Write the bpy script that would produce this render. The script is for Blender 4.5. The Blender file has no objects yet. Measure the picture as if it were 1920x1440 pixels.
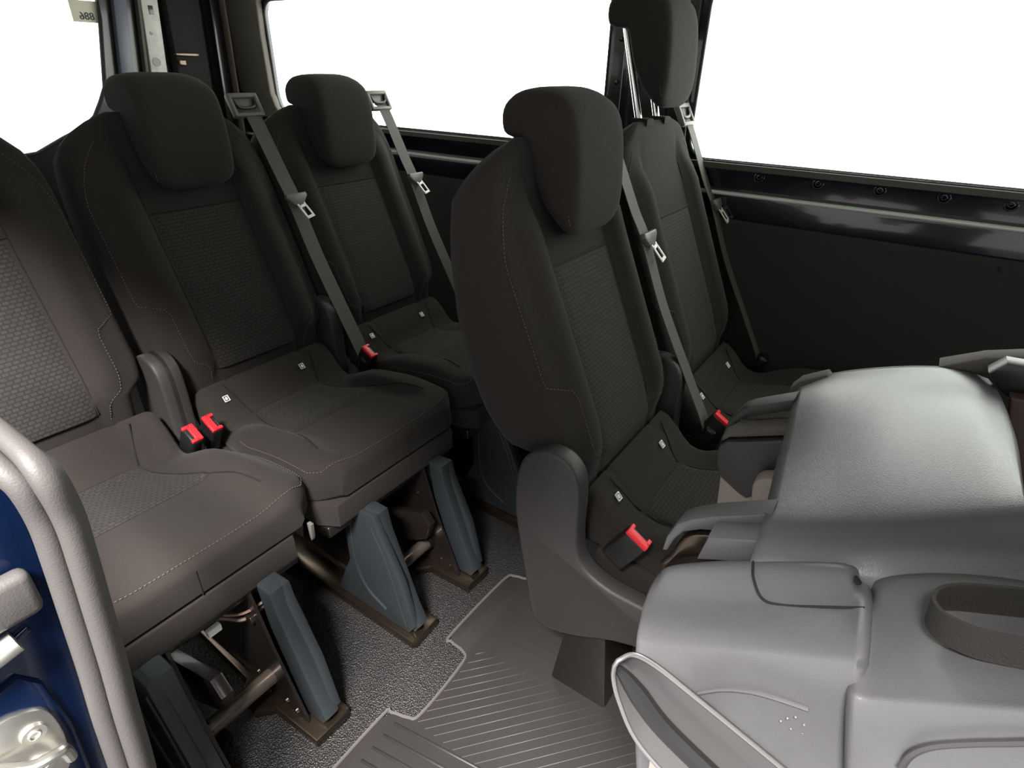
import bpy, bmesh, math
from mathutils import Vector, Matrix
PI = math.pi
S = bpy.context.scene
COL = S.collection

# ------------------------------------------------------------------ camera, light, exposure
cam_d = bpy.data.cameras.new('camera'); cam = bpy.data.objects.new('camera', cam_d); COL.objects.link(cam)
CR = ((0.82274222, 0.56798662, 0.02205563), (0.28675952, -0.3812503, -0.87887268), (-0.4907792, 0.72941032, -0.47654629))
right, down, fwd = (Vector(v) for v in CR)
m = Matrix((( right.x, -down.x, -fwd.x, 0), (right.y, -down.y, -fwd.y, 0), (right.z, -down.z, -fwd.z, 1.2), (0, 0, 0, 1)))
cam.matrix_world = m
cam_d.sensor_fit = 'HORIZONTAL'; cam_d.sensor_width = 36.0
cam_d.lens = 36.0 * 1092.04 / 1920.0
cam_d.clip_start = 0.02
S.camera = cam
w = bpy.data.worlds.new('daylight'); S.world = w; w.use_nodes = True
bg = w.node_tree.nodes['Background']; bg.inputs[0].default_value = (1.0, 1.0, 0.99, 1); bg.inputs[1].default_value = 6.0
wn = w.node_tree                                        # bright overcast sky on the far side, dimmer on the door side
_tc = wn.nodes.new('ShaderNodeTexCoord'); _sx = wn.nodes.new('ShaderNodeSeparateXYZ'); _mr = wn.nodes.new('ShaderNodeMapRange')
_mr.inputs['From Min'].default_value = -0.25; _mr.inputs['From Max'].default_value = 0.15
_mr.inputs['To Min'].default_value = 0.19; _mr.inputs['To Max'].default_value = 1.0
_mx = wn.nodes.new('ShaderNodeVectorMath'); _mx.operation = 'SCALE'; _mx.inputs[0].default_value = (1.0, 1.0, 0.985)
wn.links.new(_tc.outputs['Generated'], _sx.inputs[0]); wn.links.new(_sx.outputs['Y'], _mr.inputs['Value'])
wn.links.new(_mr.outputs[0], _mx.inputs['Scale']); wn.links.new(_mx.outputs[0], bg.inputs[0])
S.view_settings.view_transform = 'Standard'; S.view_settings.look = 'None'
S.view_settings.exposure = 0.0; S.view_settings.gamma = 1.0
S.view_settings.use_curve_mapping = False

def area(name, loc, target, sx, sy, power, col=(1, 1, 1)):
    d = bpy.data.lights.new(name, 'AREA'); d.shape = 'RECTANGLE'; d.size = sx; d.size_y = sy; d.energy = power; d.color = col
    o = bpy.data.objects.new(name, d); COL.objects.link(o); o.location = loc
    o.rotation_euler = (Vector(target) - Vector(loc)).to_track_quat('-Z', 'Y').to_euler()
    return o
area('door_fill_light', (0.10, -0.88, 2.66), (-0.4, 0.35, 0.4), 0.6, 0.50, 430, (1.0, 0.965, 0.945))  # unseen area light added above the open door to brighten the near seats

# ------------------------------------------------------------------ materials
def mat(name, col, rough=0.5, metal=0.0, coat=0.0, sheen=0.0, bump=None, noise=None, spec=0.5):
    m = bpy.data.materials.new(name); m.use_nodes = True
    nt = m.node_tree; b = nt.nodes['Principled BSDF']
    b.inputs['Base Color'].default_value = (*col, 1); b.inputs['Roughness'].default_value = rough
    b.inputs['Metallic'].default_value = metal; b.inputs['Coat Weight'].default_value = coat
    b.inputs['Coat Roughness'].default_value = 0.08
    b.inputs['Specular IOR Level'].default_value = spec
    if sheen:
        b.inputs['Sheen Weight'].default_value = sheen; b.inputs['Sheen Roughness'].default_value = 0.5
    tc = nt.nodes.new('ShaderNodeTexCoord')
    if noise:
        sc, amt = noise
        n = nt.nodes.new('ShaderNodeTexNoise'); n.inputs['Scale'].default_value = sc; n.inputs['Detail'].default_value = 3
        r = nt.nodes.new('ShaderNodeMapRange'); r.inputs['To Min'].default_value = 1 - amt; r.inputs['To Max'].default_value = 1 + amt
        mx = nt.nodes.new('ShaderNodeVectorMath'); mx.operation = 'SCALE'; mx.inputs[0].default_value = col
        nt.links.new(tc.outputs['Object'], n.inputs['Vector']); nt.links.new(n.outputs['Fac'], r.inputs['Value'])
        nt.links.new(r.outputs[0], mx.inputs['Scale']); nt.links.new(mx.outputs[0], b.inputs['Base Color'])
    if bump:
        sc, st, kind = bump
        if kind == 'voronoi':
            n = nt.nodes.new('ShaderNodeTexVoronoi'); out = n.outputs['Distance']
        else:
            n = nt.nodes.new('ShaderNodeTexNoise'); n.inputs['Detail'].default_value = 4; out = n.outputs['Fac']
        n.inputs['Scale'].default_value = sc
        bp = nt.nodes.new('ShaderNodeBump'); bp.inputs['Strength'].default_value = st; bp.inputs['Distance'].default_value = 0.002
        nt.links.new(tc.outputs['Object'], n.inputs['Vector']); nt.links.new(out, bp.inputs['Height'])
        nt.links.new(bp.outputs[0], b.inputs['Normal'])
    return m

def weave_mat():
    m = mat('woven_insert', (0.05, 0.045, 0.04), 0.9, sheen=0.04, spec=0.2)
    nt = m.node_tree; b = nt.nodes['Principled BSDF']
    uv = nt.nodes.new('ShaderNodeUVMap')
    mp = nt.nodes.new('ShaderNodeMapping'); mp.inputs['Scale'].default_value = (1, 1, 1)
    br = nt.nodes.new('ShaderNodeTexBrick')
    br.inputs['Scale'].default_value = 1.0; br.inputs['Brick Width'].default_value = 0.0125; br.inputs['Row Height'].default_value = 0.0085
    br.inputs['Mortar Size'].default_value = 0.0016; br.inputs['Mortar Smooth'].default_value = 0.5
    br.offset = 0.5; br.inputs['Color1'].default_value = (0.041, 0.037, 0.033, 1); br.inputs['Color2'].default_value = (0.034, 0.031, 0.028, 1)
    br.inputs['Mortar'].default_value = (0.022, 0.020, 0.018, 1)
    nt.links.new(uv.outputs[0], mp.inputs[0]); nt.links.new(mp.outputs[0], br.inputs['Vector'])
    nt.links.new(br.outputs['Color'], b.inputs['Base Color'])
    bp = nt.nodes.new('ShaderNodeBump'); bp.invert = True; bp.inputs['Strength'].default_value = 0.5; bp.inputs['Distance'].default_value = 0.001
    nt.links.new(br.outputs['Fac'], bp.inputs['Height']); nt.links.new(bp.outputs[0], b.inputs['Normal'])
    return m

M = {}
M['fabric'] = mat('dark_fabric', (0.030, 0.0258, 0.0230), 0.95, sheen=0.05, bump=(900, 0.35, 'noise'), noise=(500, 0.25), spec=0.15)
M['weave'] = weave_mat()
M['thread'] = mat('pale_thread', (0.11, 0.095, 0.088), 0.8)
M['seam'] = mat('dark_seam', (0.008, 0.007, 0.007), 0.9)
M['plastic'] = mat('charcoal_plastic', (0.040, 0.037, 0.036), 0.5, bump=(700, 0.25, 'noise'))
M['legplastic'] = mat('grey_leg_plastic', (0.023, 0.028, 0.031), 0.55, bump=(600, 0.2, 'noise'))
M['cover'] = mat('grey_moulded_plastic', (0.098, 0.096, 0.099), 0.29, bump=(900, 0.16, 'noise'), noise=(60, 0.06))
M['black'] = mat('black_plastic', (0.012, 0.012, 0.012), 0.35)
M['red'] = mat('red_button', (0.85, 0.02, 0.03), 0.4)
M['web'] = mat('grey_webbing', (0.085, 0.088, 0.078), 0.75, bump=(900, 0.3, 'noise'))
M['bezel'] = mat('grey_belt_plastic', (0.14, 0.135, 0.12), 0.45)
M['chrome'] = mat('chrome', (0.85, 0.85, 0.85), 0.12, metal=1)
M['satin'] = mat('satin_steel', (0.75, 0.73, 0.68), 0.35, metal=1, noise=(80, 0.1))
M['tag'] = mat('pale_tag', (0.85, 0.88, 0.82), 0.5)
M['bronze'] = mat('dark_bronze_metal', (0.10, 0.075, 0.055), 0.22, metal=0.9)
M['blackmetal'] = mat('black_painted_metal', (0.014, 0.011, 0.010), 0.3, coat=0.4)
M['paint'] = mat('dark_blue_paint', (0.002, 0.003, 0.009), 0.25, coat=1.0)
M['bluepaint'] = mat('blue_metallic_paint', (0.003, 0.011, 0.042), 0.25, metal=0.3, coat=1.0, noise=(25, 0.3))
M['bluegrey'] = mat('blue_grey_paint', (0.09, 0.10, 0.13), 0.4)
M['board'] = mat('brown_grey_board', (0.018, 0.0155, 0.013), 0.8, bump=(400, 0.3, 'noise'), noise=(200, 0.15))
M['trimcloth'] = mat('grey_trim', (0.10, 0.09, 0.075), 0.8, bump=(500, 0.3, 'noise'))
M['dirty'] = mat('galvanised_plate', (0.5, 0.5, 0.45), 0.6, metal=0.0, noise=(40, 0.3))
M['rubber'] = mat('seal_rubber', (0.06, 0.055, 0.052), 0.6, bump=(500, 0.2, 'noise'))
M['seaming'] = mat('window_rubber', (0.012, 0.011, 0.010), 0.7)
M['floor'] = mat('grained_floor', (0.020, 0.0188, 0.0182), 0.45, bump=(330, 1.0, 'voronoi'), noise=(6, 0.15))
M['mat'] = mat('ribbed_mat', (0.026, 0.0235, 0.022), 0.5, bump=(500, 0.15, 'noise'), noise=(9, 0.2))
M['matrib'] = mat('mat_rib', (0.10, 0.093, 0.088), 0.45)
M['beige'] = mat('beige_plastic', (0.33, 0.28, 0.24), 0.5)
M['brown'] = mat('dark_brown_plastic', (0.05, 0.028, 0.022), 0.5)
M['strap'] = mat('strap_webbing', (0.028, 0.025, 0.022), 0.9, bump=(800, 0.5, 'noise'))
M['paper'] = mat('cream_paper', (0.62, 0.60, 0.48), 0.8)
M['ink'] = mat('dark_ink', (0.05, 0.05, 0.05), 0.8)
M['wire'] = mat('brown_wire', (0.16, 0.10, 0.08), 0.5)

def glass_mat():
    m = bpy.data.materials.new('window_glass'); m.use_nodes = True; nt = m.node_tree
    nt.nodes.clear(); out = nt.nodes.new('ShaderNodeOutputMaterial')
    t = nt.nodes.new('ShaderNodeBsdfTransparent'); g = nt.nodes.new('ShaderNodeBsdfGlossy'); g.inputs['Roughness'].default_value = 0.02
    mx = nt.nodes.new('ShaderNodeMixShader')
    t.inputs[0].default_value = (0.95, 0.97, 0.95, 1); mx.inputs[0].default_value = 0.04
    nt.links.new(t.outputs[0], mx.inputs[1]); nt.links.new(g.outputs[0], mx.inputs[2])
    nt.links.new(mx.outputs[0], out.inputs[0]); return m
M['lever'] = mat('lever_satin', (0.30, 0.29, 0.29), 0.3, metal=0.8)
M['leverbody'] = mat('lever_plastic', (0.055, 0.053, 0.053), 0.22)
M['tube'] = mat('brown_tube', (0.13, 0.105, 0.085), 0.3, metal=0.5)
M['headliner'] = mat('pale_headliner', (0.45, 0.43, 0.40), 0.9)
M['brass'] = mat('brass_bolt', (0.7, 0.55, 0.15), 0.3, metal=0.8)
M['ridge'] = mat('ridge_highlight', (0.6, 0.65, 0.6), 0.35)  # pale colour stands in for the highlight along the pressed metal ridge
M['lip'] = mat('olive_rubber', (0.05, 0.045, 0.034), 0.5)
M['glass'] = glass_mat()

# ------------------------------------------------------------------ helpers
def link(name, me, material, parent=None, smooth=True):
    me.materials.append(M[material])
    if smooth:
        for p in me.polygons: p.use_smooth = True
    o = bpy.data.objects.new(name, me); COL.objects.link(o)
    if parent: o.parent = parent
    return o
def obj(name, bm, material, parent=None, smooth=True, flip=False, sharp=35):
    if flip: bmesh.ops.reverse_faces(bm, faces=bm.faces)
    bmesh.ops.recalc_face_normals(bm, faces=bm.faces)
    if smooth and sharp:
        for e in bm.edges:
            if len(e.link_faces) == 2 and e.calc_face_angle(0) > math.radians(sharp): e.smooth = False
    me = bpy.data.meshes.new(name); bm.to_mesh(me); bm.free()
    return link(name, me, material, parent, smooth)
def tag(o, label, cat, group=None):
    o['label'] = label; o['category'] = cat
    if group: o['group'] = group
    return o
def thing(name, loc, label, cat, group=None):
    o = bpy.data.objects.new(name, None); COL.objects.link(o); o.location = loc; o.empty_display_size = 0.1
    return tag(o, label, cat, group)
def struct(o): o['kind'] = 'structure'; return o
def interp(tab, v):
    if v <= tab[0][0]: return tab[0][1]
    for (a, p), (b, q) in zip(tab, tab[1:]):
        if v <= b:
            t = (v - a) / (b - a); return p + (q - p) * t
    return tab[-1][1]
def sm(t): t = max(0.0, min(1.0, t)); return t * t * (3 - 2 * t)
def add_box(bm, c, s, rot=None, bev=0.0):
    r = bmesh.ops.create_cube(bm, size=1.0); vs = r['verts']
    mt = Matrix.Translation(c) @ (rot.to_4x4() if rot else Matrix()) @ Matrix.Diagonal((*s, 1))
    bmesh.ops.transform(bm, matrix=mt, verts=vs)
    if bev:
        es = list({e for v in vs for e in v.link_edges})
        bmesh.ops.bevel(bm, geom=es, offset=bev, segments=3, affect='EDGES', profile=0.5)
def box(c, s, rot=None, bev=0.0):
    bm = bmesh.new(); add_box(bm, c, s, rot, bev); return bm
def cr(pts, n=6, closed=False):
    P = [Vector(p) for p in pts]; out = []
    N = len(P)
    rng = range(N) if closed else range(N - 1)
    for i in rng:
        if closed: a, b, c, d = P[i - 1], P[i], P[(i + 1) % N], P[(i + 2) % N]
        else:
            b, c = P[i], P[i + 1]; a = P[i - 1] if i else b * 2 - c; d = P[i + 2] if i + 2 < N else c * 2 - b
        for k in range(n):
            t = k / n
            out.append(0.5 * ((2 * b) + (c - a) * t + (2 * a - 5 * b + 4 * c - d) * t * t + (3 * b - a - 3 * c + d) * t ** 3))
    if not closed: out.append(P[-1])
    return out
def add_loft(bm, rings, closed=True, caps=True):
    R = [[bm.verts.new(p) for p in r] for r in rings]
    n = len(R[0])
    for a, b in zip(R, R[1:]):
        for i in range(n if closed else n - 1):
            j = (i + 1) % n
            try: bm.faces.new((a[i], a[j], b[j], b[i]))
            except ValueError: pass
    if caps and closed:
        bm.faces.new(R[0][::-1]); bm.faces.new(R[-1])
    return R
def add_tube(bm, pts, r, seg=10, caps=True):
    P = [Vector(p) for p in pts]; rings = []
    up = None
    for i, p in enumerate(P):
        t = (P[min(i + 1, len(P) - 1)] - P[max(i - 1, 0)]).normalized()
        if up is None:
            up = t.cross(Vector((0, 0, 1)))
            if up.length < 0.1: up = t.cross(Vector((1, 0, 0)))
            up.normalize()
        up = (up - t * up.dot(t)).normalized(); bi = t.cross(up)
        rr = r[i] if hasattr(r, '__len__') else r
        rings.append([p + (up * math.cos(2 * PI * k / seg) + bi * math.sin(2 * PI * k / seg)) * rr for k in range(seg)])
    add_loft(bm, rings, True, caps)
def tube(pts, r, seg=10):
    bm = bmesh.new(); add_tube(bm, pts, r, seg); return bm
def add_ribbon(bm, pts, wdir, width, thick):
    """flat band along pts; wdir: width direction (vector or list)"""
    P = [Vector(p) for p in pts]; rings = []
    for i, p in enumerate(P):
        t = (P[min(i + 1, len(P) - 1)] - P[max(i - 1, 0)]).normalized()
        wd = Vector(wdir[i] if isinstance(wdir, list) else wdir); wd = (wd - t * wd.dot(t)).normalized(); n = t.cross(wd)
        a, b = wd * width / 2, n * thick / 2
        rings.append([p - a - b, p + a - b, p + a + b, p - a + b])
    add_loft(bm, rings)
def add_disc(bm, c, axis, r, h, seg=20, r2=None):
    ax = Vector(axis).normalized(); u = ax.orthogonal().normalized(); v = ax.cross(u); c = Vector(c); r2 = r if r2 is None else r2
    add_loft(bm, [[c + (u * math.cos(2 * PI * k / seg) + v * math.sin(2 * PI * k / seg)) * rr + ax * hh for k in range(seg)]
                  for rr, hh in ((r, 0), (r2, h))])
def add_torus(bm, c, axis, R, r, seg=24, s2=8, arc=2 * PI):
    ax = Vector(axis).normalized(); u = ax.orthogonal().normalized(); v = ax.cross(u); c = Vector(c)
    n = seg
    pts = [c + (u * math.cos(arc * k / n) + v * math.sin(arc * k / n)) * R for k in range(n + 1)]
    add_tube(bm, pts, r, s2)
def add_prism(bm, poly, d0, d1, axis='y', bev=0.0, smooth_n=0, inset=None):
    """poly: list of 2D points (x,z) for axis y; extruded from d0 to d1 with rounded rims"""
    P = [Vector((a, b, 0)) for a, b in poly]
    if smooth_n: P = cr(P, smooth_n, True)
    n = len(P)
    area2 = sum(P[i].x * P[(i + 1) % n].y - P[(i + 1) % n].x * P[i].y for i in range(n))
    sg = 1 if area2 > 0 else -1
    def off(k):
        out = []
        for i in range(n):
            a, b, c = P[i - 1], P[i], P[(i + 1) % n]
            t = ((b - a).normalized() + (c - b).normalized())
            if t.length < 1e-6: t = c - b
            t.normalize(); nn = Vector((-t.y, t.x, 0)) * sg
            out.append(b + nn * k)
        return out
    def put(q, d):
        if axis == 'y': return (q.x, d, q.y)
        if axis == 'x': return (d, q.x, q.y)
        return (q.x, q.y, d)
    s = 1 if d1 > d0 else -1
    lay = [(0, d0), (0, d1)] if not bev else [(bev, d0), (bev * .3, d0 + s * bev * .3), (0, d0 + s * bev), (0, d1 - s * bev), (bev * .3, d1 - s * bev * .3), (bev, d1)]
    add_loft(bm, [[put(q, d) for q in off(k)] for k, d in lay])
def prism(poly, d0, d1, **k):
    bm = bmesh.new(); add_prism(bm, poly, d0, d1, **k); return bm
def surf(rows, nu=6, nv=6, skirt=(0, 0, -0.05), inward=0.006, bulge=0.004):
    """smooth moulded shell through a grid of points, with a rolled rim and side walls"""
    R = [cr(r, nu) for r in rows]
    ncol = len(R[0]); cols = [cr([R[i][j] for i in range(len(R))], nv) for j in range(ncol)]
    G = [[cols[j][i] for j in range(ncol)] for i in range(len(cols[0]))]
    bm = bmesh.new(); V = [[bm.verts.new(p) for p in r] for r in G]
    for a, b in zip(V, V[1:]):
        for i in range(ncol - 1): bm.faces.new((a[i], a[i + 1], b[i + 1], b[i]))
    ring = V[0] + [r[-1] for r in V[1:-1]] + V[-1][::-1] + [r[0] for r in V[1:-1]][::-1]
    cen = sum((v.co for v in ring), Vector()) / len(ring); sk = Vector(skirt)
    prev = ring
    for o, d in ((bulge, 0.08), (bulge * 1.3, 0.2), (-inward, 1.0)):
        nx = []
        for v in ring:
            out = (v.co - cen); out = out - sk.normalized() * out.dot(sk.normalized()); out.normalize()
            nx.append(bm.verts.new(v.co + out * o + sk * d))
        n = len(ring)
        for i in range(n):
            j = (i + 1) % n; bm.faces.new((prev[i], prev[j], nx[j], nx[i]))
        prev = nx
    bm.faces.new(prev)
    return bm

# ------------------------------------------------------------------ van shell
W = 1.78; XR = -2.75; XF = 1.45; ROOF = 1.52
def rrect(x0, x1, z0, z1, r, n=8):
    pts = []
    rs = r if hasattr(r, '__len__') else [r] * 4     # bl, br, tr, tl
    for (cx, cz, a0), rr in zip(((x0, z0, PI), (x1, z0, 1.5 * PI), (x1, z1, 0), (x0, z1, .5 * PI)), rs):
        sx = 1 if cx == x0 else -1; sz = 1 if cz == z0 else -1
        for k in range(n + 1):
            a = a0 + (PI / 2) * k / n
            pts.append((cx + sx * rr + rr * math.cos(a), cz + sz * rr + rr * math.sin(a)))
    return pts
def plate_with_holes(name, outer, holes, material, depth, place):
    """flat panel with real openings; place maps (a, b, d) to world"""
    cu = bpy.data.curves.new(name, 'CURVE'); cu.dimensions = '2D'; cu.fill_mode = 'BOTH'; cu.extrude = depth / 2
    for pl in [outer] + holes:
        sp = cu.splines.new('POLY'); sp.points.add(len(pl) - 1); sp.use_cyclic_u = True
        for i, (a, b) in enumerate(pl): sp.points[i].co = (a, b, 0, 1)
    tmp = bpy.data.objects.new('tmp', cu); COL.objects.link(tmp)
    bpy.context.view_layer.update()
    me = bpy.data.meshes.new_from_object(tmp.evaluated_get(bpy.context.evaluated_depsgraph_get()))
    bpy.data.objects.remove(tmp)
    for v in me.vertices: v.co = place(v.co.x, v.co.y, v.co.z)
    me.materials.clear(); me.name = name
    return link(name, me, material, None, smooth=False)

w1 = rrect(-2.50, -0.885, 0.985, 1.425, [0.10, 0.03, 0.07, 0.06]); w2 = rrect(-0.605, 1.15, 0.982, 1.425, [0.055, 0.05, 0.07, 0.07])
wf = struct(plate_with_holes('wall_far', [(XR, 0.80), (XF, 0.80), (XF, ROOF), (XR, ROOF)], [w1, w2], 'paint', 0.02, lambda a, b, d: (a, W + 0.012 + d, b)))
# pressed profile below the windows
def sweep_x(name, prof, x0, x1, material, parent=None, n=2):
    bm = bmesh.new(); add_loft(bm, [[(x0 + (x1 - x0) * k / n, y, z) for y, z in prof] for k in range(n + 1)])
    return obj(name, bm, material, parent, sharp=30)
struct(sweep_x('trim_1', [(W + .002, .984), (W - .012, .984), (W - .014, .978), (W - .004, .952), (W + .0, .912), (W - .004, .9045), (W - .006, .884), (W - .002, .84), (W + .002, .82), (W + .006, .82), (W + .006, .98)], XR, XF, 'paint'))
struct(sweep_x('wall_panel', [(W - .014, 0.0), (W - .012, .815), (W - .008, .828), (W + .004, .829), (W + .004, 0)], XR, XF, 'board'))
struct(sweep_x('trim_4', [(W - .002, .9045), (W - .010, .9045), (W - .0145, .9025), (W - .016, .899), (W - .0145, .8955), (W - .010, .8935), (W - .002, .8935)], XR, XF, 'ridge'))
struct(sweep_x('trim_5', [(W - .010, .982), (W - .0165, .979), (W - .0165, .964), (W - .010, .962)], -2.42, XF, 'lip'))
for i, (hole, nm) in enumerate(((w1, 'window_1'), (w2, 'window_2'))):
    g = struct(plate_with_holes(nm, hole, [], 'glass', 0.004, lambda a, b, d: (a, W + 0.022 + d, b)))
    bm = bmesh.new(); add_tube(bm, [(a, W + 0.004, b) for a, b in hole + hole[:1]], 0.005, 8); obj('window_seal', bm, 'seaming', g)
# pillar between the far windows
bm = bmesh.new()
add_prism(bm, [(-.885, .985), (-.868, 1.2), (-.868, ROOF), (-.625, ROOF), (-.625, 1.2), (-.61, .985)], W - .012, W + .004, bev=.005)
pil = struct(obj('trim_2', bm, 'blackmetal'))
bm = bmesh.new(); add_box(bm, (-.80, W - .018, 1.25), (.05, .014, .56), bev=.004); add_box(bm, (-.665, W - .018, 1.25), (.03, .014, .56), bev=.004)
obj('pressed_rib', bm, 'paint', pil)
for (x, z) in ((-.845, 1.17), (-.84, 1.09), (-.842, 1.28), (-.655, 1.10), (-.65, 1.23), (-.655, 1.31)):
    bm = bmesh.new(); add_disc(bm, (x, W - .012, z), (0, -1, 0), .006, .004, 10); obj('rivet', bm, 'bronze', pil)
bm = bmesh.new()
for x in (-.39, -.24, -.097, .039, .168, .30, .43):
    add_torus(bm, (x, W - .006, .951), (0, -1, .25), .013, .0022); add_torus(bm, (x, W - .007, .951), (0, -1, .25), .006, .002)
obj('pressed_boss', bm, 'paint', wf)
for x, z in ((-.272, .806), (-.031, .804), (.199, .807)):
    bm = bmesh.new(); add_disc(bm, (x, W - .013, z), (0, -1, 0), .007, .003, 16, .006); add_disc(bm, (x, W - .016, z), (0, -1, 0), .004, .002, 12, .003)
    tag(obj('panel_clip', bm, 'board'), {-.272: 'small round clip on the far side trim board nearest the window belt seat', -.031: 'middle one of three round clips along the top of the far trim board', .199: 'rightmost round clip along the top of the far trim board'}[x], 'trim clip', 'round clips in the far trim board')
# far rear corner trim beside window 1
bm = bmesh.new()
add_prism(bm, [(-2.5, 1.08), (-2.505, 1.3), (-2.50, 1.42), (-2.45, 1.45), (-2.30, ROOF), (-2.74, ROOF), (-2.72, 1.09), (-2.66, .99), (-2.40, .965), (-2.40, .983), (-2.44, .99), (-2.48, 1.03)], W - .028, W + .004, bev=.006)
struct(obj('trim_3', bm, 'trimcloth', sharp=50))
# rear wall with back window
rw = [(-.02, .878), (.80, .875), (.90, .884), (1.0, .93), (1.08, .962), (1.13, 1.0), (1.165, 1.05), (1.195, 1.10), (1.245, 1.33), (1.26, 1.45), (.0, 1.45)]
wr = struct(plate_with_holes('wall_rear', [(-.12, 0), (W + .02, 0), (W + .02, ROOF), (-.12, ROOF)], [rw], 'blackmetal', 0.02, lambda a, b, d: (XR - 0.012 + d, a, b)))
g = struct(plate_with_holes('window_3', rw, [], 'glass', 0.004, lambda a, b, d: (XR - 0.014 + d, a, b)))
bm = bmesh.new(); add_tube(bm, [(XR, a, b) for a, b in rw], 0.007, 8); obj('window_seal', bm, 'seaming', g)
def post(name, y0, y1, sl, z0, z1, th, material, bev=.004, x=XR):
    bm = bmesh.new(); add_prism(bm, [(y0, z0), (y1, z0), (y1 + sl * (z1 - z0), z1), (y0 + sl * (z1 - z0), z1)], x, x + th, axis='x', bev=bev)
    return obj(name, bm, material, wr)
post('painted_strip', 1.215, 1.262, .165, .9, 1.5, .03, 'bluegrey')
post('seal_strip', 1.315, 1.327, .14, .9, 1.5, .03, 'trimcloth', .003)
pp = post('galvanised_strip', 1.345, 1.41, .10, .9, 1.5, .035, 'dirty')
bm = bmesh.new()
add_disc(bm, (XR + .034, 1.40, 1.19), (1, 0, 0), .016, .003, 18); add_disc(bm, (XR + .034, 1.405, 1.29), (1, 0, 0), .006, .003, 12)
add_disc(bm, (XR + .034, 1.425, 1.11), (1, 0, 0), .005, .003, 12); add_box(bm, (XR + .035, 1.425, 1.37), (.004, .018, .03), bev=.001)
obj('punched_hole', bm, 'blackmetal', wr)
post('inner_post', 1.46, 1.60, .05, .9, 1.5, .05, 'seam', .008)
post('inner_rib', 1.64, 1.665, .05, .9, 1.5, .06, 'blackmetal', .004)
post('edge_strip', 1.728, 1.736, .03, .9, 1.5, .04, 'beige', .002)
bm = bmesh.new(); add_box(bm, (XR + .05, 1.52, 1.22), (.03, .10, .012), bev=.003); add_box(bm, (XR + .06, 1.49, 1.19), (.02, .03, .02), bev=.003); obj('bracket', bm, 'bronze', wr)
# sticker on back window, read from behind
st = thing('sticker', (XR - 0.0105, 1.205, 1.350), 'cream paper sticker with mirrored digits at the edge of the back window', 'sticker')
obj('paper', box((0, .0, 0), (.001, .10, .07)), 'paper', st, smooth=False)
fc = bpy.data.curves.new('digits', 'FONT'); fc.body = '886'; fc.size = .034; fc.extrude = .0006; fc.align_x = 'CENTER'
t = bpy.data.objects.new('tmp', fc); COL.objects.link(t); bpy.context.view_layer.update()
me = bpy.data.meshes.new_from_object(t.evaluated_get(bpy.context.evaluated_depsgraph_get())); bpy.data.objects.remove(t)
for v in me.vertices: v.co = (0.0016 + v.co.z, -v.co.x, v.co.y - .026)
me.materials.clear(); link('digits', me, 'ink', st, smooth=False)
# roof, floor, near wall with the sliding door opening
struct(obj('ceiling', box(((XR + XF) / 2, .83, ROOF + .012), (XF - XR, 1.95, .02)), 'headliner', smooth=False))
struct(obj('floor', box(((XR + XF) / 2, .83, -.012), (XF - XR, 1.95, .024)), 'floor', smooth=False))
w4 = rrect(-2.35, -1.22, 0.985, 1.40, 0.07)
door = [(-0.62, -.0), (-.60, .2), (-.60, .82), (-.62, .90), (-.68, .99), (-.72, 1.1), (-.72, 1.34), (-.66, 1.41), (.62, 1.41), (.68, 1.34), (.68, .06), (.62, 0)]
struct(plate_with_holes('wall_near', [(XR, 0), (-.62, 0), (-.60, .2), (-.60, .80), (-.63, .86), (-.70, .92), (-.85, .955), (-1.05, .98), (-1.10, 1.03), (-1.10, 1.36), (-1.04, 1.43), (.62, 1.43), (.68, 1.36), (.68, 0), (XF, 0), (XF, ROOF), (XR, ROOF)], [w4], 'board', 0.03, lambda a, b, d: (a, -.06 + d, b)))
g = struct(plate_with_holes('window_4', w4, [], 'glass', 0.004, lambda a, b, d: (a, -.07 + d, b)))
wsr = rrect(.05, 1.62, .95, 1.45, .10)
struct(plate_with_holes('wall_front', [(-.12, 0), (W + .02, 0), (W + .02, ROOF), (-.12, ROOF)], [wsr], 'board', 0.02, lambda a, b, d: (XF + d, a, b)))
struct(plate_with_holes('window_5', wsr, [], 'glass', 0.004, lambda a, b, d: (XF + d, a, b)))

# ------------------------------------------------------------------ seats
B_FRONT = [(.40, -.46), (.50, -.472), (.535, -.466), (.6, -.49), (.884, -.615), (1.0, -.664), (1.05, -.674), (1.08, -.678), (1.095, -.69)]
B_BACK = [(.40, -.50), (.55, -.60), (.565, -.64), (.62, -.68), (.68, -.71), (.79, -.745), (.9, -.758), (1.0, -.757), (1.02, -.750), (1.045, -.738), (1.072, -.72), (1.095, -.70)]
B_W = [(.40, .19), (.55, .20), (.567, .230), (.60, .238), (.96, .238), (1.0, .232), (1.03, .217), (1.055, .193), (1.08, .155), (1.095, .115)]
def bfront(y, z):
    a = abs(y); f = interp(B_FRONT, z)
    k = sm((a - .105) / .04) * (1 - .9 * sm((a - .16) / .05)) * (1 - sm((z - .95) / .1)) * sm((z - .50) / .12)
    return f + .030 * k - .006 * math.exp(-((a - .118) / .006) ** 2) * (1 - sm((z - 1.0) / .08))
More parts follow.
